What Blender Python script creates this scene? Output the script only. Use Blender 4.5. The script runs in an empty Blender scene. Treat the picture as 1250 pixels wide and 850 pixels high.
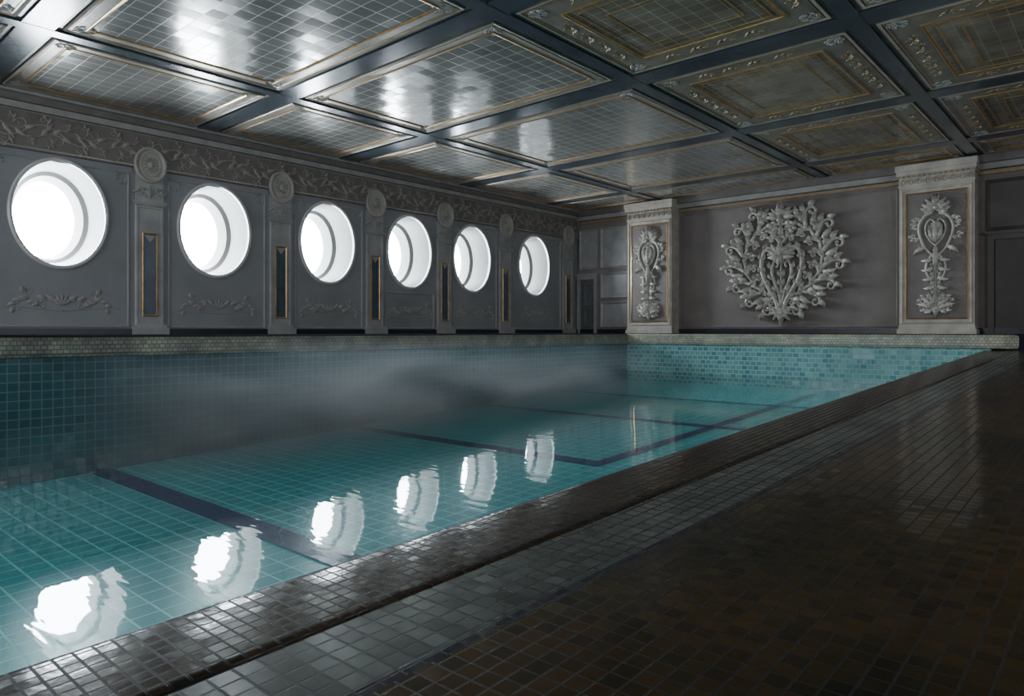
import bpy, math, random
from mathutils import Vector
random.seed(7)
ZC=1.24            # eye level of the camera, the upper floor lies just below it
S=0.043            # fall of the wet deck / basin along its length
LX=-10.67; BY=14.55; RX=4.0; FY=-5.0; CZ=ZC+3.05
PLX=-7.2; PBY=11.4
def xe(y): return -1.83+.025*y
def deckz(y): return ZC-.745+S*y
def watz(y): return ZC-1.24+S*y
def flz(y): return ZC-1.40+S*y
COL=bpy.context.scene.collection
# ---------------------------------------------------------------- materials
def new_mat(name):
    m=bpy.data.materials.new(name); m.use_nodes=True
    n=m.node_tree.nodes; l=m.node_tree.links
    return m,n,l,n['Principled BSDF']
def coords(n,l,plane):
    g=n.new('ShaderNodeNewGeometry'); s=n.new('ShaderNodeSeparateXYZ'); c=n.new('ShaderNodeCombineXYZ')
    l.new(g.outputs['Position'],s.inputs[0])
    l.new(s.outputs['XYZ'.index(plane[0])],c.inputs[0]); l.new(s.outputs['XYZ'.index(plane[1])],c.inputs[1])
    return g,c.outputs[0]
def c4(c): return (c[0],c[1],c[2],1)
def tile_mat(name,plane,w,h,c1,c2,mort,rough=.15,off=0.,tilt=.03,ms=.004,bump=.4,var=None,vscale=1.2,spec=.5,coat=0,wav=0,metal=0,wscale=14,mrough=.6):
    m,n,l,b=new_mat(name); g,v=coords(n,l,plane.upper())
    br=n.new('ShaderNodeTexBrick'); br.offset=off; br.offset_frequency=2; br.squash=1
    l.new(v,br.inputs['Vector'])
    br.inputs['Scale'].default_value=1; br.inputs['Brick Width'].default_value=w; br.inputs['Row Height'].default_value=h
    br.inputs['Mortar Size'].default_value=ms; br.inputs['Mortar Smooth'].default_value=.2
    br.inputs['Color1'].default_value=c4(c1); br.inputs['Color2'].default_value=c4(c2); br.inputs['Mortar'].default_value=c4(mort)
    col=br.outputs['Color']
    if var:
        no=n.new('ShaderNodeTexNoise'); no.inputs['Scale'].default_value=vscale; no.inputs['Detail'].default_value=4
        l.new(v,no.inputs['Vector'])
        cr=n.new('ShaderNodeValToRGB'); cr.color_ramp.elements[0].position=.35; cr.color_ramp.elements[1].position=.68
        cr.color_ramp.elements[0].color=c4(var[0]); cr.color_ramp.elements[1].color=c4(var[1]); l.new(no.outputs['Fac'],cr.inputs[0])
        mx=n.new('ShaderNodeMixRGB'); mx.blend_type='MULTIPLY'; mx.inputs[0].default_value=1
        l.new(col,mx.inputs[1]); l.new(cr.outputs[0],mx.inputs[2]); col=mx.outputs[0]
    l.new(col,b.inputs['Base Color'])
    dv=n.new('ShaderNodeVectorMath'); dv.operation='DIVIDE'; dv.inputs[1].default_value=(w,h,1); l.new(v,dv.inputs[0])
    fl=n.new('ShaderNodeVectorMath'); fl.operation='FLOOR'; l.new(dv.outputs[0],fl.inputs[0])
    wn=n.new('ShaderNodeTexWhiteNoise'); wn.noise_dimensions='3D'; l.new(fl.outputs[0],wn.inputs['Vector'])
    sb=n.new('ShaderNodeVectorMath'); sb.operation='SUBTRACT'; sb.inputs[1].default_value=(.5,.5,.5); l.new(wn.outputs['Color'],sb.inputs[0])
    sc=n.new('ShaderNodeVectorMath'); sc.operation='SCALE'; sc.inputs['Scale'].default_value=tilt*2; l.new(sb.outputs[0],sc.inputs[0])
    ad=n.new('ShaderNodeVectorMath'); ad.operation='ADD'; l.new(sc.outputs[0],ad.inputs[0]); l.new(g.outputs['Normal'],ad.inputs[1])
    nm=n.new('ShaderNodeVectorMath'); nm.operation='NORMALIZE'; l.new(ad.outputs[0],nm.inputs[0])
    iv=n.new('ShaderNodeMath'); iv.operation='SUBTRACT'; iv.inputs[0].default_value=1; l.new(br.outputs['Fac'],iv.inputs[1])
    hgt=iv.outputs[0]
    if wav:
        n2=n.new('ShaderNodeTexNoise'); n2.inputs['Scale'].default_value=wscale; n2.inputs['Detail'].default_value=3; l.new(v,n2.inputs['Vector'])
        ma=n.new('ShaderNodeMath'); ma.operation='MULTIPLY_ADD'; ma.inputs[1].default_value=wav; l.new(n2.outputs['Fac'],ma.inputs[0]); l.new(hgt,ma.inputs[2]); hgt=ma.outputs[0]
    bp=n.new('ShaderNodeBump'); bp.inputs['Strength'].default_value=bump; bp.inputs['Distance'].default_value=.004
    l.new(hgt,bp.inputs['Height']); l.new(nm.outputs[0],bp.inputs['Normal']); l.new(bp.outputs[0],b.inputs['Normal'])
    rr=n.new('ShaderNodeMapRange'); rr.inputs[3].default_value=rough; rr.inputs[4].default_value=mrough
    l.new(br.outputs['Fac'],rr.inputs[0]); l.new(rr.outputs[0],b.inputs['Roughness'])
    b.inputs['Specular IOR Level'].default_value=spec; b.inputs['Coat Weight'].default_value=coat; b.inputs['Metallic'].default_value=metal
    return m
def plain(name,c,c2=None,rough=.6,scale=3,bump=.15,bscale=30,metal=0,spec=.5,bd=.01):
    m,n,l,b=new_mat(name)
    g=n.new('ShaderNodeNewGeometry')
    no=n.new('ShaderNodeTexNoise'); no.inputs['Scale'].default_value=scale; no.inputs['Detail'].default_value=6
    l.new(g.outputs['Position'],no.inputs['Vector'])
    cr=n.new('ShaderNodeValToRGB'); cr.color_ramp.elements[0].position=.3; cr.color_ramp.elements[1].position=.7
    c2=c2 or tuple(x*.75 for x in c)
    cr.color_ramp.elements[0].color=c4(c2); cr.color_ramp.elements[1].color=c4(c); l.new(no.outputs['Fac'],cr.inputs[0])
    l.new(cr.outputs[0],b.inputs['Base Color'])
    n2=n.new('ShaderNodeTexNoise'); n2.inputs['Scale'].default_value=bscale; n2.inputs['Detail'].default_value=4
    l.new(g.outputs['Position'],n2.inputs['Vector'])
    bp=n.new('ShaderNodeBump'); bp.inputs['Strength'].default_value=bump; bp.inputs['Distance'].default_value=bd
    l.new(n2.outputs['Fac'],bp.inputs['Height']); l.new(bp.outputs[0],b.inputs['Normal'])
    b.inputs['Roughness'].default_value=rough; b.inputs['Metallic'].default_value=metal; b.inputs['Specular IOR Level'].default_value=spec
    return m
M={}
M['wall_blue']=plain('grey_blue_plaster',(.28,.288,.30),(.21,.216,.226),.55,1.2,.2,40)
M['trim_grey']=plain('painted_trim',(.36,.358,.35),(.26,.26,.257),.45,4,.2,40)
M['wall_taupe']=plain('taupe_wallcovering',(.26,.226,.21),(.195,.168,.157),.6,2,.6,90,bd=.02)
M['taupe_dark']=plain('dark_taupe_panelling',(.12,.107,.098),(.085,.077,.07),.5,3,.2,40)
M['cream']=plain('cream_stone',(.62,.565,.49),(.42,.38,.335),.5,5,.2,50)
M['silver']=plain('carved_silvered_plaster',(.74,.72,.65),(.48,.47,.42),.35,9,.3,40,metal=.1)
M['relief_dim']=plain('carved_grey_relief',(.37,.36,.34),(.27,.262,.247),.5,6,.2,40)
M['frieze']=plain('frieze_ground',(.19,.172,.155),(.13,.118,.106),.5,4,.3,40)
M['frieze_scroll']=plain('frieze_scroll',(.34,.31,.27),(.25,.228,.20),.5,6,.2,40)
M['gold']=plain('aged_gilding',(.58,.37,.16),(.36,.22,.09),.3,8,.2,50,metal=.6)
M['gold_dim']=plain('dull_gilding',(.36,.27,.16),(.24,.18,.11),.45,8,.2,50,metal=.3)
M['beam']=plain('dark_glossy_beam',(.075,.092,.11),(.05,.062,.074),.2,2,.05,8)
M['panel_band']=plain('panel_band',(.38,.35,.31),(.25,.23,.20),.28,5,.2,25)
M['panel_dark']=plain('panel_band_dark',(.26,.23,.185),(.16,.145,.117),.3,5,.2,25)
M['dark']=plain('dark_base',(.018,.022,.035),(.01,.012,.02),.3,5,.1,30)
M['inlay_blue']=plain('dark_blue_inlay',(.07,.105,.15),(.047,.07,.105),.3,5,.1,30)
M['door']=plain('dark_brown_door',(.05,.032,.022),(.03,.02,.015),.4,5,.1,30)
M['door_grey']=plain('grey_door',(.13,.135,.14),(.09,.095,.10),.5,5,.1,30)
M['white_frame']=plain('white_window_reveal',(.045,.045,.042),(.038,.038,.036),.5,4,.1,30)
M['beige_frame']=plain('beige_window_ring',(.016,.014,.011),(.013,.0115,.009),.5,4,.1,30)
M['rim']=plain('white_window_rim',(.6,.6,.58),(.45,.45,.44),.4,4,.1,30)
M['cream_dim']=plain('weathered_medallion',(.42,.40,.36),(.30,.283,.255),.45,6,.2,40)
M['upfloor']=plain('upper_floor_stone',(.03,.03,.035),(.02,.02,.025),.95,3,.2,30,spec=0)
M['front']=plain('dark_grey_wall',(.10,.097,.09),(.07,.067,.062),.7,2,.2,30)  # plain dark grey for the right and front walls
M['ceil_tile']=tile_mat('ceiling_mosaic','xy',.18,.18,(.32,.315,.295),(.26,.257,.243),(.48,.45,.39),.15,0,.02,.0045,.6,((.85,.85,.85),(1.1,1.1,1.1)),1.5,1.0,0,0,.25,mrough=.3)
M['ceil_tile_dark']=tile_mat('ceiling_mosaic_ochre','xy',.15,.15,(.31,.28,.22),(.23,.21,.17),(.42,.37,.28),.17,0,.02,.0045,.6,((.7,.65,.6),(1.1,1.1,1.1)),2.5,.8,0,0,.2,mrough=.3)
M['floor_tile']=tile_mat('pool_floor_mosaic','xy',.14,.14,(.045,.48,.52),(.034,.39,.43),(.32,.90,.90),.3,0,.0,.006,.1,((.85,.88,.88),(1.1,1.1,1.1)),.5,mrough=.4)
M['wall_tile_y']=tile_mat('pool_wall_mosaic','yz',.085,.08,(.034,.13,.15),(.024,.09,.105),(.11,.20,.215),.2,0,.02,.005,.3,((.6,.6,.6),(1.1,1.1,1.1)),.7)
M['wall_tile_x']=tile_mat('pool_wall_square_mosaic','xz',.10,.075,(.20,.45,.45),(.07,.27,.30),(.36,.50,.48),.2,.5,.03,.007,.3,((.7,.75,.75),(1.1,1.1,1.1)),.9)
M['lane']=tile_mat('navy_lane_mosaic','xy',.07,.07,(.008,.022,.15),(.005,.014,.10),(.02,.045,.17),.3,0,0,.003,.1)
M['coping']=tile_mat('coping_mosaic','yz',.05,.04,(.31,.31,.26),(.20,.21,.175),(.13,.13,.105),.3,.5,.03,.004,.4,((.5,.5,.5),(1.1,1.1,1.0)),3)
M['coping_x']=tile_mat('coping_mosaic_pale','xz',.05,.04,(.5,.5,.42),(.33,.34,.28),(.2,.2,.17),.3,.5,.03,.004,.4,((.7,.7,.7),(1.1,1.1,1.0)),3)
M['curb']=tile_mat('wet_brown_mosaic','xy',.04,.04,(.055,.034,.017),(.020,.014,.009),(.006,.005,.005),.19,0,.018,.0035,.7,((.5,.5,.5),(1.2,1.2,1.2)),3,.36,0,1.0,0,11)
M['deck_grey']=tile_mat('grey_green_deck_tile','xy',.055,.055,(.115,.135,.118),(.065,.078,.068),(.012,.013,.013),.22,0,.018,.004,.5,((.45,.45,.45),(1.1,1.1,1.1)),1.6,.45)
M['deck_line']=tile_mat('dark_deck_line','xy',.03,.055,(.012,.014,.03),(.008,.01,.02),(.004,.004,.004),.2,0,.03,.003,.6)
M['deck_brown']=tile_mat('brown_deck_tile','xy',.05,.05,(.062,.043,.020),(.028,.026,.018),(.008,.007,.006),.12,0,.012,.0028,.4,((.22,.26,.27),(1.5,1.15,.8)),.75,.6,0,.3)
m,n,l,b=new_mat('bright_frosted_glass'); b.inputs['Base Color'].default_value=(.9,.9,.9,1)
b.inputs['Emission Color'].default_value=(.82,.93,1,1); b.inputs['Emission Strength'].default_value=76; M['glow']=m
# water: real fresnel surface over the tiled basin
m,n,l,b=new_mat('pool_water'); n.remove(b); out=n['Material Output']
g=n.new('ShaderNodeNewGeometry'); mp=n.new('ShaderNodeMapping'); mp.inputs['Rotation'].default_value=(0,0,math.radians(-41)); mp.inputs['Scale'].default_value=(.8,4.5,1)
l.new(g.outputs['Position'],mp.inputs[0])
no=n.new('ShaderNodeTexNoise'); no.inputs['Scale'].default_value=2.6; no.inputs['Detail'].default_value=1.6; no.inputs['Distortion'].default_value=.2
l.new(mp.outputs[0],no.inputs['Vector'])
bp=n.new('ShaderNodeBump'); bp.inputs['Strength'].default_value=.095; bp.inputs['Distance'].default_value=.016; l.new(no.outputs['Fac'],bp.inputs['Height'])
dt=n.new('ShaderNodeVectorMath'); dt.operation='DOT_PRODUCT'; l.new(g.outputs['Incoming'],dt.inputs[0]); l.new(bp.outputs[0],dt.inputs[1])
def mth(op,a,b_):
    r=n.new('ShaderNodeMath'); r.operation=op
    for i,q in enumerate((a,b_)):
        if q is None: continue
        if isinstance(q,(int,float)): r.inputs[i].default_value=q
        else: l.new(q,r.inputs[i])
    return r.outputs[0]
ab=mth('ABSOLUTE',dt.outputs['Value'],None); om=mth('SUBTRACT',1.0,ab); pw=mth('POWER',om,5.0)
fr=mth('ADD',mth('MULTIPLY',pw,.85),.08)
tr=n.new('ShaderNodeBsdfTransparent'); tr.inputs['Color'].default_value=(.92,.99,.99,1)
gl=n.new('ShaderNodeBsdfGlossy'); gl.inputs['Roughness'].default_value=.0; l.new(bp.outputs[0],gl.inputs['Normal'])
mx=n.new('ShaderNodeMixShader'); l.new(fr,mx.inputs[0]); l.new(tr.outputs[0],mx.inputs[1]); l.new(gl.outputs[0],mx.inputs[2])
l.new(mx.outputs[0],out.inputs['Surface']); M['water']=m
# mist
m,n,l,b=new_mat('steam'); n.remove(b); out=n['Material Output']
g=n.new('ShaderNodeNewGeometry'); sp=n.new('ShaderNodeSeparateXYZ'); l.new(g.outputs['Position'],sp.inputs[0])
mp=n.new('ShaderNodeMapping'); mp.inputs['Rotation'].default_value=(0,.5,.5); mp.inputs['Scale'].default_value=(.9,.5,1.7); mp.inputs['Location'].default_value=(3.3,1.2,0); l.new(g.outputs['Position'],mp.inputs[0])
no=n.new('ShaderNodeTexNoise'); no.inputs['Scale'].default_value=1.2; no.inputs['Detail'].default_value=4; no.inputs['Distortion'].default_value=.9; l.new(mp.outputs[0],no.inputs['Vector'])
def mr(src,a,b_,c,d,smooth=True):
    r=n.new('ShaderNodeMapRange'); r.interpolation_type='SMOOTHSTEP' if smooth else 'LINEAR'
    for i,v in enumerate((a,b_,c,d)): r.inputs[i+1].default_value=v
    l.new(src,r.inputs[0]); return r.outputs[0]
def mul(a,b_): return mth('MULTIPLY',a,b_)
d=mr(no.outputs['Fac'],.24,.78,.06,1)
d=mul(d,mr(sp.outputs[0],-7.15,-6.8,0,1)); d=mul(d,mr(sp.outputs[0],-4.2,-6.0,0,1))
d=mul(d,mr(sp.outputs[1],1.6,3.2,0,1)); d=mul(d,mr(sp.outputs[1],10.4,5.5,0,1))
d=mul(d,mr(sp.outputs[2],ZC+.0,ZC-.8,0,1)); d=mul(d,.85)
vs=n.new('ShaderNodeVolumeScatter'); vs.inputs['Color'].default_value=(.90,.96,1,1); vs.inputs['Anisotropy'].default_value=.3
l.new(d,vs.inputs['Density']); l.new(vs.outputs[0],out.inputs['Volume']); M['mist']=m

# ---------------------------------------------------------------- mesh helpers
def link(o,parent=None):
    COL.objects.link(o)
    if parent: o.parent=parent
    return o
def empty(name,loc=(0,0,0),rz=0,rx=0):
    o=bpy.data.objects.new(name,None); o.location=loc; o.rotation_euler=(rx,0,rz); o.empty_display_size=.1; COL.objects.link(o); return o
def mesh(name,vs,fs,mats,parent=None,smooth=False,mi=None):
    me=bpy.data.meshes.new(name); me.from_pydata([tuple(v) for v in vs],[],fs)
    if not isinstance(mats,(list,tuple)): mats=[mats]
    for mm in mats: me.materials.append(mm)
    if mi:
        for p,i in zip(me.polygons,mi): p.material_index=i
    if smooth:
        for p in me.polygons: p.use_smooth=True
    me.update()
    return link(bpy.data.objects.new(name,me),parent)
def struct(o,label=None):
    o['kind']='structure'
    if label: o['label']=label
    return o
def tag(o,label,cat,group=None,kind=None):
    o['label']=label; o['category']=cat
    if group:o['group']=group
    if kind:o['kind']=kind
    return o
def boxvf(x0,x1,y0,y1,z0,z1):
    v=[(x0,y0,z0),(x1,y0,z0),(x1,y1,z0),(x0,y1,z0),(x0,y0,z1),(x1,y0,z1),(x1,y1,z1),(x0,y1,z1)]
    f=[(0,3,2,1),(4,5,6,7),(0,1,5,4),(1,2,6,5),(2,3,7,6),(3,0,4,7)]
    return v,f
def box(name,x0,x1,y0,y1,z0,z1,mat,parent=None):
    v,f=boxvf(x0,x1,y0,y1,z0,z1); return mesh(name,v,f,mat,parent)
def path(p,ang,segs,step=.03):
    pts=[tuple(p)]; x,y=p
    for L,k0,k1 in segs:
        n=max(3,int(L/step)); ds=L/n
        for i in range(n):
            k=k0+(k1-k0)*(i+.5)/n; ang+=k*ds; x+=math.cos(ang)*ds; y+=math.sin(ang)*ds; pts.append((x,y))
    return pts
def catm(P,n=6):
    P=[P[0]]+list(P)+[P[-1]]; o=[]
    for i in range(1,len(P)-2):
        for j in range(n):
            t=j/n; r=[]
            for d in (0,1):
                a,b_,c,e=P[i-1][d],P[i][d],P[i+1][d],P[i+2][d]
                r.append(.5*(2*b_+(c-a)*t+(2*a-5*b_+4*c-e)*t*t+(3*b_-a-3*c+e)*t**3))
            o.append(tuple(r))
    o.append(P[-2]); return o
class Rel:
    """relief in a wall plane: a = along, b = up, w = out of the wall"""
    def __init__(s): s.v=[]; s.f=[]
    def add(s,v,f):
        o=len(s.v); s.v+=v; s.f+=[tuple(i+o for i in q) for q in f]
    def box(s,a0,a1,b0,b1,w0,w1):
        v,f=boxvf(a0,a1,b0,b1,w0,w1); s.add(v,f)
    def rings(s,a0,a1,b0,b1,prof,cap=False):
        v=[];f=[]
        for d,w in prof: v+=[(a0+d,b0+d,w),(a1-d,b0+d,w),(a1-d,b1-d,w),(a0+d,b1-d,w)]
        for k in range(len(prof)-1):
            for i in range(4):
                j=(i+1)%4; f.append((k*4+i,k*4+j,k*4+4+j,k*4+4+i))
        if cap: k=4*(len(prof)-1); f.append((k,k+1,k+2,k+3))
        s.add(v,f)
    def ell(s,ca,cb,ra,rb,prof,cap=False,N=64):
        v=[];f=[]
        for d,w in prof:
            for i in range(N):
                t=2*math.pi*i/N; v.append((ca+(ra+d)*math.cos(t),cb+(rb+d)*math.sin(t),w))
        for k in range(len(prof)-1):
            for i in range(N):
                j=(i+1)%N; f.append((k*N+i,k*N+j,k*N+N+j,k*N+N+i))
        if cap: k=N*(len(prof)-1); f.append(tuple(range(k,k+N)))
        s.add(v,f)
    def sweep(s,pts,r0,r1,dep=1.0,w0=0,bulb=0,k=6):
        v=[];f=[];n=len(pts)
        for i,p in enumerate(pts):
            q0=pts[max(i-1,0)];q1=pts[min(i+1,n-1)]
            tx,ty=q1[0]-q0[0],q1[1]-q0[1]; L=math.hypot(tx,ty) or 1; nx,ny=-ty/L,tx/L
            t=i/(n-1); r=r0+(r1-r0)*t
            for j in range(k+1):
                a=math.pi*j/k; v.append((p[0]+nx*math.cos(a)*r,p[1]+ny*math.cos(a)*r,(w0 if 0<j<k else 0)+math.sin(a)*r*dep))
        for i in range(n-1):
            for j in range(k):
                q=i*(k+1)+j; f.append((q,q+1,q+k+2,q+k+1))
        f.append(tuple(range(k+1))); f.append(tuple((n-1)*(k+1)+j for j in range(k+1)))
        s.add(v,f)
        if bulb: s.dome(pts[-1][0],pts[-1][1],bulb,bulb,bulb*dep*1.1,w0)
    def dome(s,ca,cb,ra,rb,h,w0=0,N=14,K=5):
        v=[];f=[]
        for k in range(K):
            e=math.pi/2*k/K
            for i in range(N):
                t=2*math.pi*i/N; v.append((ca+ra*math.cos(e)*math.cos(t),cb+rb*math.cos(e)*math.sin(t),w0+h*math.sin(e)))
        v.append((ca,cb,w0+h))
        for k in range(K-1):
            for i in range(N):
                j=(i+1)%N; f.append((k*N+i,k*N+j,k*N+N+j,k*N+N+i))
        for i in range(N): f.append(((K-1)*N+i,(K-1)*N+(i+1)%N,K*N))
        s.add(v,f)
    def leaf(s,p,ang,L,W,bend=0,h=.05,w0=0,lobes=4,lift=.6,n=16):
        pts=path(p,ang,[(L,bend/L*.3,bend/L*1.7)],L/n); n=len(pts)-1; v=[];f=[]
        for i,q in enumerate(pts):
            t=i/n; q0=pts[max(i-1,0)];q1=pts[min(i+1,n)]
            tx,ty=q1[0]-q0[0],q1[1]-q0[1]; l_=math.hypot(tx,ty) or 1; nx,ny=-ty/l_,tx/l_
            wd=W*(math.sin(math.pi*min(1,t**.75*.97+.03))+.04)*(.66+.46*abs(math.sin(lobes*math.pi*t)))
            up=w0+h*lift*math.sin(math.pi*t*.9)
            for c,hh in ((-1,0),(-.55,.9),(-.12,.3),(0,.75),(.12,.3),(.55,.9),(1,0)):
                zz=(up if hh else w0*.3+up*.2)+h*hh*(.35+.65*math.sin(math.pi*min(1,t+.08)))
                v.append((q[0]+nx*wd*c,q[1]+ny*wd*c,zz))
        for i in range(n):
            for j in range(6): a=i*7+j; f.append((a,a+1,a+8,a+7))
        s.add(v,f)
    def mirror(s,o):
        s.add(list(o.v),list(o.f)); s.add([(-a,b,w) for a,b,w in o.v],[q[::-1] for q in o.f])
    def place(s,name,mat,parent=None,loc=None,rz=0,rx=0,sc=1,off=(0,0),smooth=False):
        vs=[((a+off[0])*sc,-w*sc,(b+off[1])*sc) for a,b,w in s.v]
        o=mesh(name,vs,s.f,mat,parent,smooth)
        if loc is not None: o.location=loc
        o.rotation_euler=(rx,0,rz); return o
RL=math.pi/2   # rotation that turns a relief to face the room from the window wall

# ---------------------------------------------------------------- room shell
win_y=[2.98,5.08,7.11,8.98,10.72,12.81]; WZ=1.565; WA=.54; WB=.69
pil_y=[1.9,4.10,6.18,8.12,9.89,11.76,14.1]
UF=ZC-.04
V=[];F=[]
def quad(a,b_,c,d):
    o=len(V); V.extend([a,b_,c,d]); F.append((o,o+1,o+2,o+3))
z0,z1=UF-.1,CZ+.05
quad((LX,FY,z0),(LX,1.9,z0),(LX,1.9,z1),(LX,FY,z1))
edges=pil_y
for k,wy in enumerate(win_y):
    y0,y1=edges[k],edges[k+1]; cz=ZC+WZ
    angs=[2*math.pi*i/64 for i in range(64)]+[math.atan2(zz-cz,yy-wy)%(2*math.pi) for yy in (y0,y1) for zz in (z0,z1)]
    angs=sorted(angs); o=len(V)
    for a in angs:
        ca,sa=math.cos(a),math.sin(a)
        r=1/math.sqrt((ca/WA)**2+(sa/WB)**2); V.append((LX,wy+r*ca,cz+r*sa))
        ts=[]
        if ca>1e-9: ts.append((y1-wy)/ca)
        if ca<-1e-9: ts.append((y0-wy)/ca)
        if sa>1e-9: ts.append((z1-cz)/sa)
        if sa<-1e-9: ts.append((z0-cz)/sa)
        t=min(ts); V.append((LX,wy+t*ca,cz+t*sa))
    N=len(angs)
    for i in range(N):
        j=(i+1)%N; F.append((o+2*i,o+2*i+1,o+2*j+1,o+2*j))
quad((LX,14.1,z0),(LX,BY+.1,z0),(LX,BY+.1,z1),(LX,14.1,z1))
struct(mesh('wall_left',V,F,M['wall_blue']))
struct(box('wall_back',LX-.1,RX+.1,BY,BY+.15,UF-.3,CZ+.05,M['wall_taupe']))
struct(box('wall_right',RX,RX+.15,FY,BY,-.6,CZ+.05,M['front']))
struct(box('wall_front',LX-.1,RX+.1,FY-.15,FY,-.6,CZ+.05,M['front']))
struct(box('ceiling',LX-.1,RX+.1,FY-.1,BY+.1,CZ,CZ+.15,M['panel_dark']))
V=[];F=[];mi=[]
ys=[FY,PBY+.14]
def strip(dx0,dx1,m_):
    o=len(V)
    for y in ys:
        V.append((xe(y)+dx0,y,deckz(y))); V.append((xe(y)+dx1 if dx1<5 else RX,y,deckz(y)))
    F.append((o,o+1,o+3,o+2)); mi.append(m_)
strip(.38,.66,0); strip(.66,.69,1); strip(.69,9,2)
fl=mesh('floor',V,F,[M['deck_grey'],M['deck_line'],M['deck_brown']],mi=mi); struct(fl,'brown and grey-green mosaic tiled wet pool deck')
struct(box('floor.001',LX,PLX-.12,FY,BY,UF-.3,UF,M['upfloor']))
struct(box('floor.002',PLX-.12,RX,PBY+.12,BY,UF-.5,UF,M['upfloor']))
# ---------------------------------------------------------------- swimming pool
pool=empty('swimming_pool',(0,0,0)); tag(pool,'sunken teal mosaic swimming pool with navy lane lines','swimming pool')
fy=-4.5
V=[(PLX,fy,flz(fy)),(xe(fy),fy,flz(fy)),(xe(PBY),PBY,flz(PBY)),(PLX,PBY,flz(PBY))]
mesh('basin_floor',V,[(0,1,2,3)],M['floor_tile'],pool)
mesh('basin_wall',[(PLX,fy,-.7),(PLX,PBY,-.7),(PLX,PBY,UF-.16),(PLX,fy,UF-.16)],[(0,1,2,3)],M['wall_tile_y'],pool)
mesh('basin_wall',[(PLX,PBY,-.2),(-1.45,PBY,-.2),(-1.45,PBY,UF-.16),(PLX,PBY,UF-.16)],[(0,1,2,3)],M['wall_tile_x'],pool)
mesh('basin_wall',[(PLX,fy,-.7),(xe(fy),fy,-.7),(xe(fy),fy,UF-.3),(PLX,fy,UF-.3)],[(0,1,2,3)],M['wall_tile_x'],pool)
def sweep_prof(name,prof,line,mats,dark=0):
    v=[];f=[];k=len(prof);mi=[]
    for x,y,nx,ny in line:
        for d,z in prof: v.append((x+nx*d,y+ny*d,z))
    for i in range(len(line)-1):
        for j in range(k-1): q=i*k+j; f.append((q,q+1,q+k+1,q+k)); mi.append(1 if j<dark else 0)
    f.append(tuple(range(k))); f.append(tuple((len(line)-1)*k+j for j in range(k))); mi+=[0,0]
    return mesh(name,v,f,mats,pool,False,mi)
cp=[(-.14,UF-.005),(-.02,UF+.0),(.03,UF-.012),(.045,UF-.03),(.045,UF-.15),(.035,UF-.185),(0,UF-.195)]
sweep_prof('coping',cp,[(PLX,fy,1,0),(PLX,PBY,1,-1)],[M['coping'],M['upfloor']],2)
sweep_prof('coping',cp,[(PLX,PBY,1,-1),(-1.5,PBY,0,-1),(-1.32,PBY+.02,.35,-.93),(-1.2,PBY+.12,1,-.2)],[M['coping_x'],M['dark']],1)
pr=[(0,-.75),(0,-.04),(.004,-.02),(.012,-.006),(.025,.0),(.05,.003),(.2,.004),(.34,.004),(.375,.002),(.385,-.006)]
v=[];f=[];k=len(pr);ny=30
for i in range(ny+1):
    y=fy+(PBY-fy)*i/ny
    for d,z in pr: v.append((xe(y)+d,y,deckz(y)+z))
for i in range(ny):
    for j in range(k-1): q=i*k+j; f.append((q,q+1,q+k+1,q+k))
mesh('curb',v,f,M['curb'],pool,True)
def lane(x0,y0,x1,y1):
    e=.006
    mesh('lane_line',[(x0,y0,flz(y0)+e),(x1,y0,flz(y0)+e),(x1,y1,flz(y1)+e),(x0,y1,flz(y1)+e)],[(0,1,2,3)],M['lane'],pool)
lane(PLX,2.24,xe(2.3),2.44); lane(PLX,5.08,-3.5,5.25); lane(PLX,7.37,xe(7.4),7.51); lane(PLX,9.3,xe(9.3),9.42)
lane(-3.63,5.25,-3.5,10.8)
V=[(PLX,fy,watz(fy)),(xe(fy),fy,watz(fy)),(xe(PBY),PBY,watz(PBY)),(PLX,PBY,watz(PBY))]
w=mesh('pool_water',V,[(0,1,2,3)],M['water']); tag(w,'clear rippling teal water filling the pool','water',kind='stuff')
V=[(-7.12,1.6,watz(1.6)+.02),(-4.2,1.6,watz(1.6)+.02),(-4.2,10.3,watz(10.3)+.02),(-7.12,10.3,watz(10.3)+.02)]
V+=[(x,y,ZC+.0) for x,y,z in V]
_,f=boxvf(0,1,0,1,0,1)
w=mesh('steam',V,f,M['mist']); tag(w,'thin pale steam drifting over the pool water','steam',kind='stuff')

# ---------------------------------------------------------------- windows
for k,wy in enumerate(win_y):
    e=empty('window_%d'%(k+1),(LX,wy,ZC+WZ),RL); struct(e,'round white porthole window with deep bright reveal')
    r=Rel(); r.ell(0,0,WA,WB,[(.05,0),(.05,.02),(.03,.035),(.0,.03),(0,-.02)])
    r.place('window_rim',M['rim'],e,smooth=False)
    r=Rel(); r.ell(0,0,WA,WB,[(0,-.02),(-.065,-.44)])
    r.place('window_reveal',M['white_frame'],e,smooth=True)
    r=Rel(); r.ell(0,0,WA-.065,WB-.065,[(0,-.44),(-.05,-.50)])
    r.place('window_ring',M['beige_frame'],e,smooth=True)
    r=Rel(); r.ell(0,0,WA-.115,WB-.115,[(0,-.50),(-.05,-.74)])
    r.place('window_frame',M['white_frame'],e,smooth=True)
    r=Rel(); r.ell(0,0,WA-.16,WB-.16,[(0,-.73)],cap=True)
    r.place('window_glass',M['glow'],e)

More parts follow.
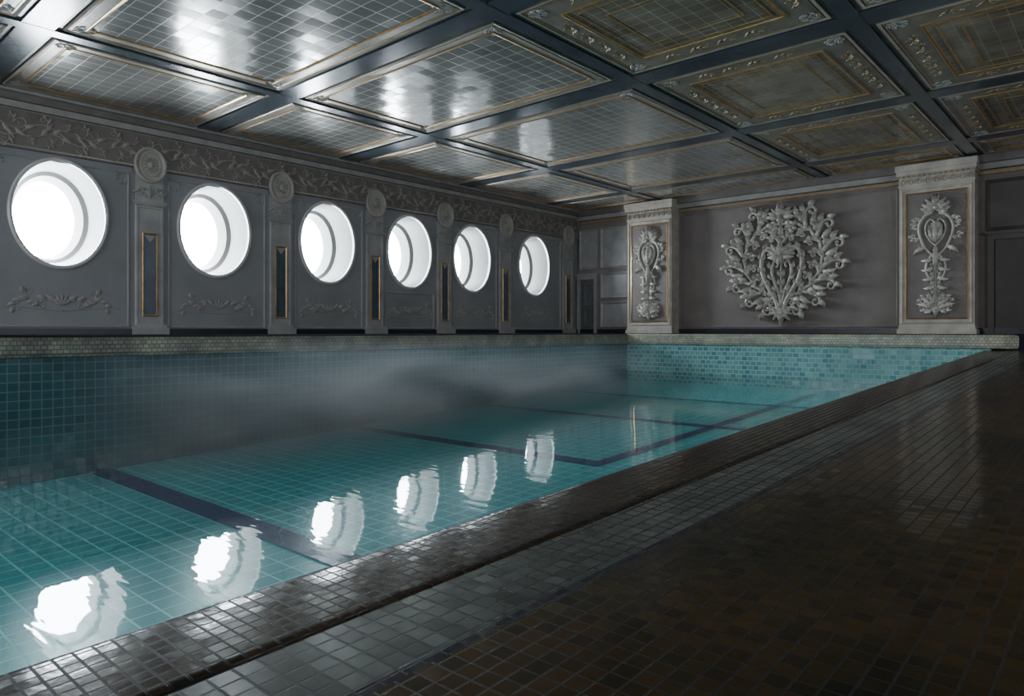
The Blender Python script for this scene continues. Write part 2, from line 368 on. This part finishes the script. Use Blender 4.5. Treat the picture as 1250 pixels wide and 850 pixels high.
# ---------------------------------------------------------------- wall pilasters with medallions
def scroll(R,p,ang,L,hand,r,leafs=True,w0=0,bulb=True,lw=.11,dep=1.0):
    pts=path(p,ang,[(L*.45,hand*.6/L,hand*1.5/L),(L*.75,hand*2/L,hand*13/L)],L/22)
    R.sweep(pts,r,r*.5,dep,w0,r*.9 if bulb else 0)
    if leafs:
        for i,(fr_,da) in enumerate(((.15,.7),(.35,.9),(.55,1.0))):
            q=pts[int(len(pts)*fr_)]; q2=pts[int(len(pts)*fr_)+1]
            a=math.atan2(q2[1]-q[1],q2[0]-q[0])-hand*da
            R.leaf(q,a,L*(.42-.06*i),L*lw,hand*.9,r*1.2*dep,w0,n=10)
    return pts
def make_wall_pilaster(loc):
    e=empty('wall_pilaster',loc,RL)
    r=Rel()
    r.rings(-.20,.20,.12,1.86,[(0,0),(0,.03),(.015,.042),(.04,.042),(.045,.032)],cap=True)
    r.place('pilaster_shaft',M['trim_grey'],e)
    r=Rel(); r.box(-.25,.25,0,.10,0,.10); r.box(-.225,.225,.10,.14,0,.07)
    r.place('pilaster_base',M['trim_grey'],e)
    r=Rel(); r.box(-.215,.215,1.86,1.89,0,.05); r.box(-.23,.23,1.89,1.92,0,.065); r.box(-.19,.19,1.92,2.30,0,.035)
    r.place('pilaster_capital',M['trim_grey'],e)
    r=Rel()
    r.rings(-.105,.105,.26,1.46,[(0,.03),(.0,.046),(.008,.052),(.024,.046),(.024,.034)])
    r.place('inlay_frame',M['gold'],e)
    r=Rel()
    v=[(-.082,.28,.036),(.082,.28,.036),(.082,1.43,.036),(.0,1.33,.036),(-.082,1.43,.036)]
    r.add(v,[(0,1,2,3,4)]); r.place('dark_inlay',M['inlay_blue'],e)
    r=Rel()
    r.ell(0,2.44,.225,.26,[(0,.03),(0,.08),(-.02,.092),(-.045,.085),(-.055,.072),(-.08,.072),(-.09,.08),(-.105,.074)],cap=True)
    r.dome(0,2.44,.045,.055,.022,.074)
    for i in range(12):
        t=math.pi*2*i/12; r.leaf((.04*math.cos(t),2.44+.05*math.sin(t)),t,.075,.016,0,.009,.074,2)
    r.place('medallion',M['cream_dim'],e,smooth=False)
    r=Rel(); h=Rel()
    scroll(h,(.0,1.98),1.0,.24,-1,.013,True,.035)
    scroll(h,(.0,2.0),.75,.26,-1,.010,True,.033)
    scroll(h,(.0,1.97),.35,.20,1,.009,True,.033)
    r.mirror(h); r.leaf((0,1.95),math.pi/2,.2,.04,0,.02,.035)
    r.place('scroll_bracket',M['relief_dim'],e,smooth=True)
    return e
def dup(e,loc):
    c=e.copy(); COL.objects.link(c); c.location=loc
    for ch in list(e.children):
        d=ch.copy(); COL.objects.link(d); d.parent=c
    return c
p0=make_wall_pilaster((LX,pil_y[0],UF))
pils=[p0]+[dup(p0,(LX,y,UF)) for y in pil_y[1:]]
for p in pils: tag(p,'grey wall pilaster with round medallion and dark gilded inlay','pilaster','pilasters between the porthole windows')
for k in range(6):
    y0,y1=pil_y[k]+.27,pil_y[k+1]-.27; c=(y0+y1)/2
    r=Rel(); hw=(y1-y0)/2
    if hw>.66:
        r.rings(-hw,hw,.1,2.30,[(0,0),(0,.012),(.008,.018),(.02,.012),(.024,0)])
        for sx in (1,-1):
            t=Rel(); scroll(t,(.03,.0),-.1,.15,-1,.008); scroll(t,(.0,-.03),-math.pi/2+.1,.15,1,.008)
            r.add([(sx*(-hw+.04+a),2.26+bb,w) for a,bb,w in t.v],t.f)
    else: r.rings(-hw,hw,.1,.80,[(0,0),(0,.012),(.008,.018),(.02,.012),(.024,0)])
    o=r.place('trim_%d'%(k+1),M['trim_grey'],None,(LX,c,UF),RL); struct(o)
def make_orn(loc):
    r=Rel(); h=Rel()
    scroll(h,(.04,.06),.45,.34,-1,.009); scroll(h,(.24,.08),.1,.32,1,.008)
    scroll(h,(.42,.10),-.3,.26,-1,.007)
    h.sweep(path((0,-.04),0.05,[(.70,.3,-.6)]),.008,.004)
    r.mirror(h)
    for a in (-.9,-.45,0,.45,.9): r.leaf((0,.03),math.pi/2+a,.16,.024,0,.011)
    return r.place('scroll_ornament',M['relief_dim'],None,loc,RL,smooth=True)
o0=make_orn((LX+.002,(pil_y[0]+pil_y[1])/2,UF+.36)); os_=[o0]
for k in range(1,6):
    c=o0.copy(); COL.objects.link(c); c.location=(LX+.002,(pil_y[k]+pil_y[k+1])/2,UF+.36); os_.append(c)
for o in os_: tag(o,'grey carved scroll ornament low on the wall beneath window','wall ornament','scroll ornaments under the windows')
FZ=ZC+2.34
o=box('trim_7',LX,LX+.05,FY,BY,FZ,FZ+.5,M['frieze']); struct(o)
r=Rel(); ya=-1.5; r.sweep([(-1.5+i*.06,.25+.10*math.sin(i*.06*2*math.pi/.84+.9)) for i in range(262)],.010,.010,.9)
while ya<14.2:
    for sgn,off in ((1,0),(-1,.42)):
        scroll(r,(ya+off,.25-sgn*.08),sgn*.6,.46,-sgn,.010,lw=.065)
        scroll(r,(ya+off+.1,.25+sgn*.02),sgn*1.1,.26,sgn,.008,lw=.065)
        scroll(r,(ya+off+.16,.25-sgn*.05),-sgn*1.2,.18,-sgn,.007,lw=.065)
        scroll(r,(ya+off+.28,.25+sgn*.07),sgn*.2,.18,sgn,.007,lw=.065)
    ya+=.84
r.rings(-1.8,14.5,.02,.49,[(0,0),(0,.015),(.01,.02),(.02,.0)])
o=r.place('trim_8',M['frieze_scroll'],None,(LX+.05,0,FZ),RL,smooth=True); struct(o,'frieze of carved scrolling leaves')
for i,(a,b_,d) in enumerate(((.50,.58,.10),(.58,.66,.17),(.66,.72,.25))):
    o=box('trim_%d'%(9+i),LX,LX+d,FY,BY,FZ+a,FZ+b_,M['relief_dim' if i!=1 else 'frieze']); struct(o)
o=box('baseboard_left',LX,LX+.06,FY,BY,UF,UF+.085,M['dark']); struct(o)
o=box('baseboard_back',LX,RX,BY-.06,BY,UF,UF+.10,M['dark']); struct(o)
# ---------------------------------------------------------------- back wall
for i,(a,b_,d,mm) in enumerate(((2.72,2.78,.06,'gold_dim'),(2.80,2.90,.12,'relief_dim'),(2.90,3.05,.22,'frieze'))):
    o=box('trim_%d'%(12+i),LX,RX,BY-d,BY,ZC+a,ZC+b_,M[mm]); struct(o)
r=Rel()
r.rings(-7.70,-3.28,.12,2.72,[(0,0),(0,.02),(.02,.03),(.04,.02),(.045,0)])
struct(r.place('trim_15',M['wall_taupe'],None,(0,BY,UF)))
r=Rel()
for a0,a1,b0,b1 in ((-9.95,-9.15,1.60,2.62),(-9.95,-9.15,.86,1.5),(-9.95,-9.15,.14,.78),(-10.6,-10.05,1.6,2.62)):
    r.rings(a0,a1,b0,b1,[(0,0),(0,.03),(.02,.045),(.05,.02),(.06,.01)],cap=True)
struct(r.place('trim_16',M['trim_grey'],None,(0,BY,UF)))
r=Rel()
r.rings(-1.92,-.65,1.78,2.66,[(0,0),(0,.03),(.02,.045),(.05,.02),(.06,.01)],cap=True)
r.rings(-.45,1.5,.2,2.66,[(0,0),(0,.03),(.02,.045),(.05,.02),(.06,.01)],cap=True)
struct(r.place('trim_17',M['taupe_dark'],None,(0,BY,UF)))
def door(idx,x0,x1,h,mat,fmat,lab,panels):
    e=empty('door_%d'%idx,((x0+x1)/2,BY,UF)); struct(e,lab); hw=(x1-x0)/2
    r=Rel(); r.box(-hw-.09,-hw,0,h+.09,0,.08); r.box(hw,hw+.09,0,h+.09,0,.08); r.box(-hw,hw,h,h+.09,0,.08); r.box(-hw-.12,hw+.12,h+.09,h+.14,0,.11)
    r.place('door_frame',fmat,e)
    r=Rel(); r.box(-hw,hw,0,h,0,.03)
    if panels:
        for b0,b1 in ((.15,h*.45),(h*.5,h-.12)):
            r.rings(-hw+.1,hw-.1,b0,b1,[(0,.03),(.01,.045),(.03,.045),(.05,.033)],cap=True)
    r.place('door_leaf',mat,e)
    r=Rel(); r.dome(hw-.06,h*.48,.02,.02,.05,.03); r.place('door_knob',M['gold'],e,smooth=True)
door(1,-10.55,-10.12,1.36,M['door_grey'],M['trim_grey'],'small grey panelled door in the corner',True)
door(2,-1.80,-.75,1.62,M['door'],M['taupe_dark'],'plain dark brown door in a taupe frame',False)

def make_column_ornament():
    r=Rel(); h=Rel()
    for a,L in ((0,.30),(.45,.28),(.9,.24)): h.leaf((0.01,1.95),math.pi/2-a,L,.045,-.4,.07)
    scroll(h,(.04,1.92),.3,.28,1,.024,dep=1.6)
    h.sweep(catm([(.05,1.92),(.18,1.86),(.26,1.70),(.24,1.5),(.16,1.3),(.05,1.18)]),.030,.020,1.8)
    scroll(h,(.2,1.8),.2,.24,-1,.021,dep=1.6); scroll(h,(.22,1.5),-.4,.24,1,.021,dep=1.6)
    scroll(h,(.25,1.66),.0,.18,1,.017,dep=1.6)
    h.leaf((.16,1.32),-.3,.24,.045,-.8,.06)
    h.sweep(catm([(.04,1.2),(.13,1.05),(.15,.9),(.09,.75),(.02,.66)]),.022,.016,1.6)
    for b,L in ((1.12,.22),(.95,.22),(.78,.2),(.62,.18)):
        h.leaf((.02,b),-.5,L,.04,.8,.06); scroll(h,(.02,b-.05),-1.1,L,-1,.014,True,0,True,.1,1.6)
    scroll(h,(.03,.38),.5,.30,-1,.023,dep=1.6)
    for a in (.25,.7,1.15): h.leaf((.0,.22),math.pi/2-a,.32,.045,-.3,.07)
    scroll(h,(.03,.2),-.15,.28,1,.021,dep=1.6)
    # heart shield edge
    h.sweep(catm([(.0,1.34),(.09,1.44),(.15,1.58),(.14,1.73),(.07,1.80),(.0,1.74)]),.018,.018,3.2)
    h.leaf((.03,1.42),1.2,.30,.035,.3,.04,.05)
    r.mirror(h)
    r.dome(0,1.58,.12,.20,.06); r.leaf((0,1.38),math.pi/2,.40,.05,0,.04,.06)
    r.sweep([(0,1.3),(0,.3)],.022,.018,1.9); r.leaf((0,.22),math.pi/2,.34,.045,0,.08)
    r.leaf((0,1.35),-math.pi/2,.5,.05,0,.07,.02); r.dome(0,2.0,.05,.05,.1); r.dome(0,.22,.06,.045,.08)
    r.leaf((0,2.0),math.pi/2,.24,.045,0,.07,.02); r.leaf((0,.24),-math.pi/2,.16,.045,0,.05)
    return r
def make_column(loc,lab):
    e=empty('wall_column',loc); H=2.99+.04; d=.35; hw=.58
    r=Rel(); r.box(-hw-.03,hw+.03,0,.08,-0.0,d+.04); r.box(-hw-.01,hw+.01,.08,.14,0,d+.015); r.place('column_base',M['cream'],e)
    r=Rel(); r.box(-hw,hw,.14,2.66,0,d)
    r.rings(-hw+.03,hw-.03,.18,2.60,[(0,d),(.008,d+.015),(.022,d+.02),(.034,d+.012),(.038,d+.004)])
    r.place('column_shaft',M['cream'],e)
    r=Rel(); r.rings(-hw+.10,hw-.10,.26,2.52,[(0,d),(.0,d+.012),(.02,d+.016),(.024,d+.002)]); r.place('gilded_fillet',M['gold'],e)
    r=Rel(); r.rings(-hw+.125,hw-.125,.285,2.495,[(0,d+.004)],cap=True); r.place('column_panel',M['wall_taupe'],e)
    r=Rel(); r.box(-hw-.01,hw+.01,2.64,2.68,0,d+.02); r.box(-hw,hw,2.68,2.80,0,d+.008)
    for i in range(9):
        a=-hw+.06+i*(2*hw-.12)/8; r.leaf((a,2.68),math.pi/2,.11,.05,0,.03,d+.008,2)
    r.box(-hw-.02,hw+.02,2.80,2.85,0,d+.035); r.box(-hw-.035,hw+.035,2.85,2.92,0,d+.055); r.box(-hw-.05,hw+.05,2.92,H,0,d+.08)
    r.place('column_capital',M['cream'],e)
    r=Rel()
    for i in range(15):
        a=-hw+.0+i*(2*hw)/14; r.box(a-.02,a+.02,2.805,2.84,d+.035,d+.055)
    r.place('gilded_dentils',M['gold_dim'],e)
    o=make_column_ornament().place('carved_ornament',M['silver'],e,smooth=True,off=(0,.22)); o.location=(0,-d-.004,0)
    tag(e,lab,'column','ornate columns on the end wall'); return e
c1=make_column((-8.38,BY,UF),'cream square column with carved shield ornament beside panelled corner')
c2=make_column((-2.62,BY,UF),'cream square column with carved shield ornament beside dark door')
# ---------------------------------------------------------------- great medallion
R=Rel(); h=Rel()
def pol(r_,deg): a=math.radians(deg); return (r_*math.cos(a),r_*math.sin(a))
D=1.8
for i,ph in enumerate((-74,-52,-30,-8,14,36,58)):
    a=math.radians(ph); rb=.66+.04*math.exp(-((ph-15)/50.)**2)
    h.sweep([pol(rb-.03*math.sin(j*.55),ph-11+j*3.6) for j in range(8)],.036,.030,D)
    scroll(h,pol(rb,ph-6),a+.85,.52,-1,.036,True,.03,True,.085,D)
    scroll(h,pol(rb+.03,ph+6),a-.1,.30,1,.026,True,.03,True,.10,D)
    h.leaf(pol(rb+.05,ph+11),a+.35,.25,.045,.9,.08,.05,4)
    scroll(h,pol(rb,ph+8),a+2.3,.30,1,.026,True,.03,True,.10,D)
    scroll(h,pol(rb-.03,ph),a-2.5,.20,-1,.020,True,.03,True,.10,D)
heart=catm([(.03,-.93),(.09,-.72),(.20,-.52),(.31,-.30),(.35,-.07),(.32,.12),(.24,.22),(.15,.18),(.16,.10),(.21,.10)])
h.sweep(heart,.040,.026,2.3,.04,.036)
for i in (8,14,20,26,32,38):
    if i<len(heart)-1:
        q=heart[i];q2=heart[i+1]; a=math.atan2(q2[1]-q[1],q2[0]-q[0]); h.leaf(q,a-.6,.16,.032,.9,.07,.04); h.leaf(q,a+.7,.13,.028,-.9,.06,.04)
inner=catm([(.01,-.78),(.06,-.54),(.14,-.34),(.17,-.16),(.12,-.03),(.06,-.06),(.08,-.12)])
h.sweep(inner,.026,.018,2.0,.04,.024)
for i in (6,12,18,24):
    q=inner[i];q2=inner[i+1]; a=math.atan2(q2[1]-q[1],q2[0]-q[0]); h.leaf(q,a-.8,.14,.03,.8,.06,.04)
for b in (-.62,-.46,-.3): h.leaf((.0,b),1.0,.14,.03,.6,.06,.04)
for a,L in ((.35,.34),(.75,.30),(1.2,.24)): h.leaf((0,.0),math.pi/2-a,L,.045,-.5,.08,.07)
scroll(h,(.02,.30),1.0,.28,-1,.026,True,.05,dep=D); scroll(h,(.02,.38),.5,.32,1,.026,True,.05,dep=D)
for a,L in ((.40,.26),(.80,.28),(1.2,.26)): h.leaf((.02,.70),math.pi/2-a,L,.042,-.6,.09,.06)
scroll(h,(.02,.62),.1,.30,-1,.026,True,.05,dep=D)
scroll(h,(.04,-.84),-.1,.28,1,.026,True,.05,dep=D)
for a,L in ((.35,.26),(.8,.22)): h.leaf((.01,-.84),-math.pi/2+a,L,.04,.5,.08,.04)
R.mirror(h)
R.sweep([(0,-.95),(0,.05)],.022,.02,2.6,.04)
R.leaf((0,-.04),math.pi/2,.40,.055,0,.09,.09); R.leaf((0,.36),math.pi/2,.28,.045,0,.07,.05); R.leaf((0,.68),math.pi/2,.36,.06,0,.11,.08,5); R.leaf((0,-.76),-math.pi/2,.42,.06,0,.08,.05)
R.dome(0,-.02,.055,.065,.17,.06); R.dome(0,.68,.06,.055,.15,.06); R.dome(0,-.80,.05,.055,.12,.05)
o=R.place('wall_medallion',M['silver'],None,(-5.44,BY-.005,ZC+1.48),sc=1.18,smooth=True)
tag(o,'large silvery carved acanthus wreath cartouche on the taupe wall','wall ornament')

# ---------------------------------------------------------------- ceiling panels
cols=[(-10.35,-8.35),(-8.05,-4.70),(-4.41,-2.19),(-1.91,1.2)]
rows=[(-.7,1.88),(2.27,4.64),(5.02,7.12),(7.56,10.06),(10.46,12.90),(13.26,14.25)]
def make_panel(x0,x1,y0,y1,rich):
    e=empty('ceiling_panel',((x0+x1)/2,(y0+y1)/2,CZ),0,math.pi/2)
    hx,hy=(x1-x0)/2,(y1-y0)/2; k=min(1,hy/1.1)
    r=Rel(); r.rings(-hx,hx,-hy,hy,[(0,0),(0,.018),(.010,.025),(.020,.023),(.028,.017),(.035,.016)]); r.place('panel_moulding',M['panel_band'],e)
    b=.035; ins=(.32 if rich else .16)*k
    r=Rel(); r.rings(-hx+b,hx-b,-hy+b,hy-b,[(0,.016),(0,.014),(ins-b,.014)]); r.place('panel_border',M['panel_dark' if rich else 'panel_band'],e)
    r=Rel()
    r.rings(-hx+ins,hx-ins,-hy+ins,hy-ins,[(0,.014),(.0,.021),(.010,.024),(.030,.019),(.034,.010)])
    r.rings(-hx+b+.01,hx-b-.01,-hy+b+.01,hy-b-.01,[(0,.015),(.004,.020),(.010,.020),(.014,.015)])
    if rich:
        for t in (ins+.10,ins+.30):
            if hy-t>.15: r.rings(-hx+t,hx-t,-hy+t,hy-t,[(0,.010),(.004,.016),(.016,.016),(.020,.010)])
    r.place('gilded_border',M['gold'],e)
    r=Rel(); r.rings(-hx+ins+.032,hx-ins-.032,-hy+ins+.032,hy-ins-.032,[(0,.010)],cap=True); r.place('mosaic_field',M['ceil_tile_dark' if rich else 'ceil_tile'],e)
    r=Rel()
    for sx in (1,-1):
        for sy in (1,-1):
            t=Rel(); scroll(t,(.0,.0),.15,.24*k,1,.009); scroll(t,(.0,.0),math.pi/2-.15,.24*k,-1,.009); t.leaf((0,0),math.pi/4,.12*k,.025,0,.01)
            r.add([(sx*(-hx+b+.04+a),sy*(-hy+b+.04+bb),.014+w*.6) for a,bb,w in t.v],t.f)
    r.place('corner_scrolls',M['relief_dim'],e,smooth=False)
    if rich:
        r=Rel(); c_=(b+ins)/2; st=.30
        for hh,L_,sw in ((hx,hy-c_,False),(hy,hx-c_,True)):
            nn=int(2*(hh-.45)/st)
            for i in range(max(nn,0)):
                t=Rel(); a0=-nn*st/2+i*st
                scroll(t,(a0,-.04),.7,.24,-1,.009,True,0,True,.07); scroll(t,(a0+.15,.05),-.5,.16,1,.007,False)
                for sg in (1,-1):
                    if sw: r.add([(sg*L_+bb,a,.014+w*.6) for a,bb,w in t.v],t.f)
                    else: r.add([(a,sg*L_+bb,.014+w*.6) for a,bb,w in t.v],t.f)
        r.place('border_scrolls',M['gold_dim'],e)
    tag(e,'ochre-grey mosaic ceiling coffer with dull gilded scrollwork border' if rich else 'glossy grey mosaic ceiling coffer with gilded moulded frame','ceiling panel','ceiling coffer panels')
for ci,(x0,x1) in enumerate(cols):
    for (y0,y1) in rows:
        if ci==3 and y0<4: continue
        make_panel(x0,x1,y0,y1,ci>=2)
n_=18
for xb in (-8.2,-4.555,-2.05,1.4):
    v,f=boxvf(xb-.08,xb+.08,FY,BY,CZ-.03,CZ); struct(mesh('trim_%d'%n_,v,f,M['beam'])); n_+=1
for yb,hw in ((2.075,.14),(4.83,.14),(7.34,.16),(10.26,.15),(13.08,.14)):
    v,f=boxvf(LX,RX,yb-hw,yb+hw,CZ-.026,CZ); struct(mesh('trim_%d'%n_,v,f,M['beam'])); n_+=1

# ---------------------------------------------------------------- light
def area(name,loc,rot,sx,sy,p,c):
    ld=bpy.data.lights.new(name,'AREA'); ld.shape='RECTANGLE'; ld.size=sx; ld.size_y=sy; ld.energy=p; ld.color=c
    o=bpy.data.objects.new(name,ld); o.location=loc; o.rotation_euler=rot; COL.objects.link(o); return o
# added unseen fill lights, behind the viewer and along the opposite side
area('fill_behind',(-7.0,FY+.2,ZC+1.7),(math.radians(90),0,0),5,2.2,310,(.88,.94,1))
area('fill_side',(RX-.1,5,ZC+1.9),(math.radians(90),0,math.radians(90)),8,1.4,270,(.86,.93,1))
w=bpy.data.worlds.new('World'); bpy.context.scene.world=w; w.use_nodes=True
w.node_tree.nodes['Background'].inputs[0].default_value=(.7,.85,1,1); w.node_tree.nodes['Background'].inputs[1].default_value=.3
# ---------------------------------------------------------------- camera
cd=bpy.data.cameras.new('Camera'); cam=bpy.data.objects.new('Camera',cd); COL.objects.link(cam)
cam.location=(0,0,ZC); cam.rotation_euler=(math.radians(90),0,math.radians(41.6))
cd.sensor_width=36; cd.lens=24.65; cd.shift_y=-.016; cd.clip_start=.02
bpy.context.scene.camera=cam
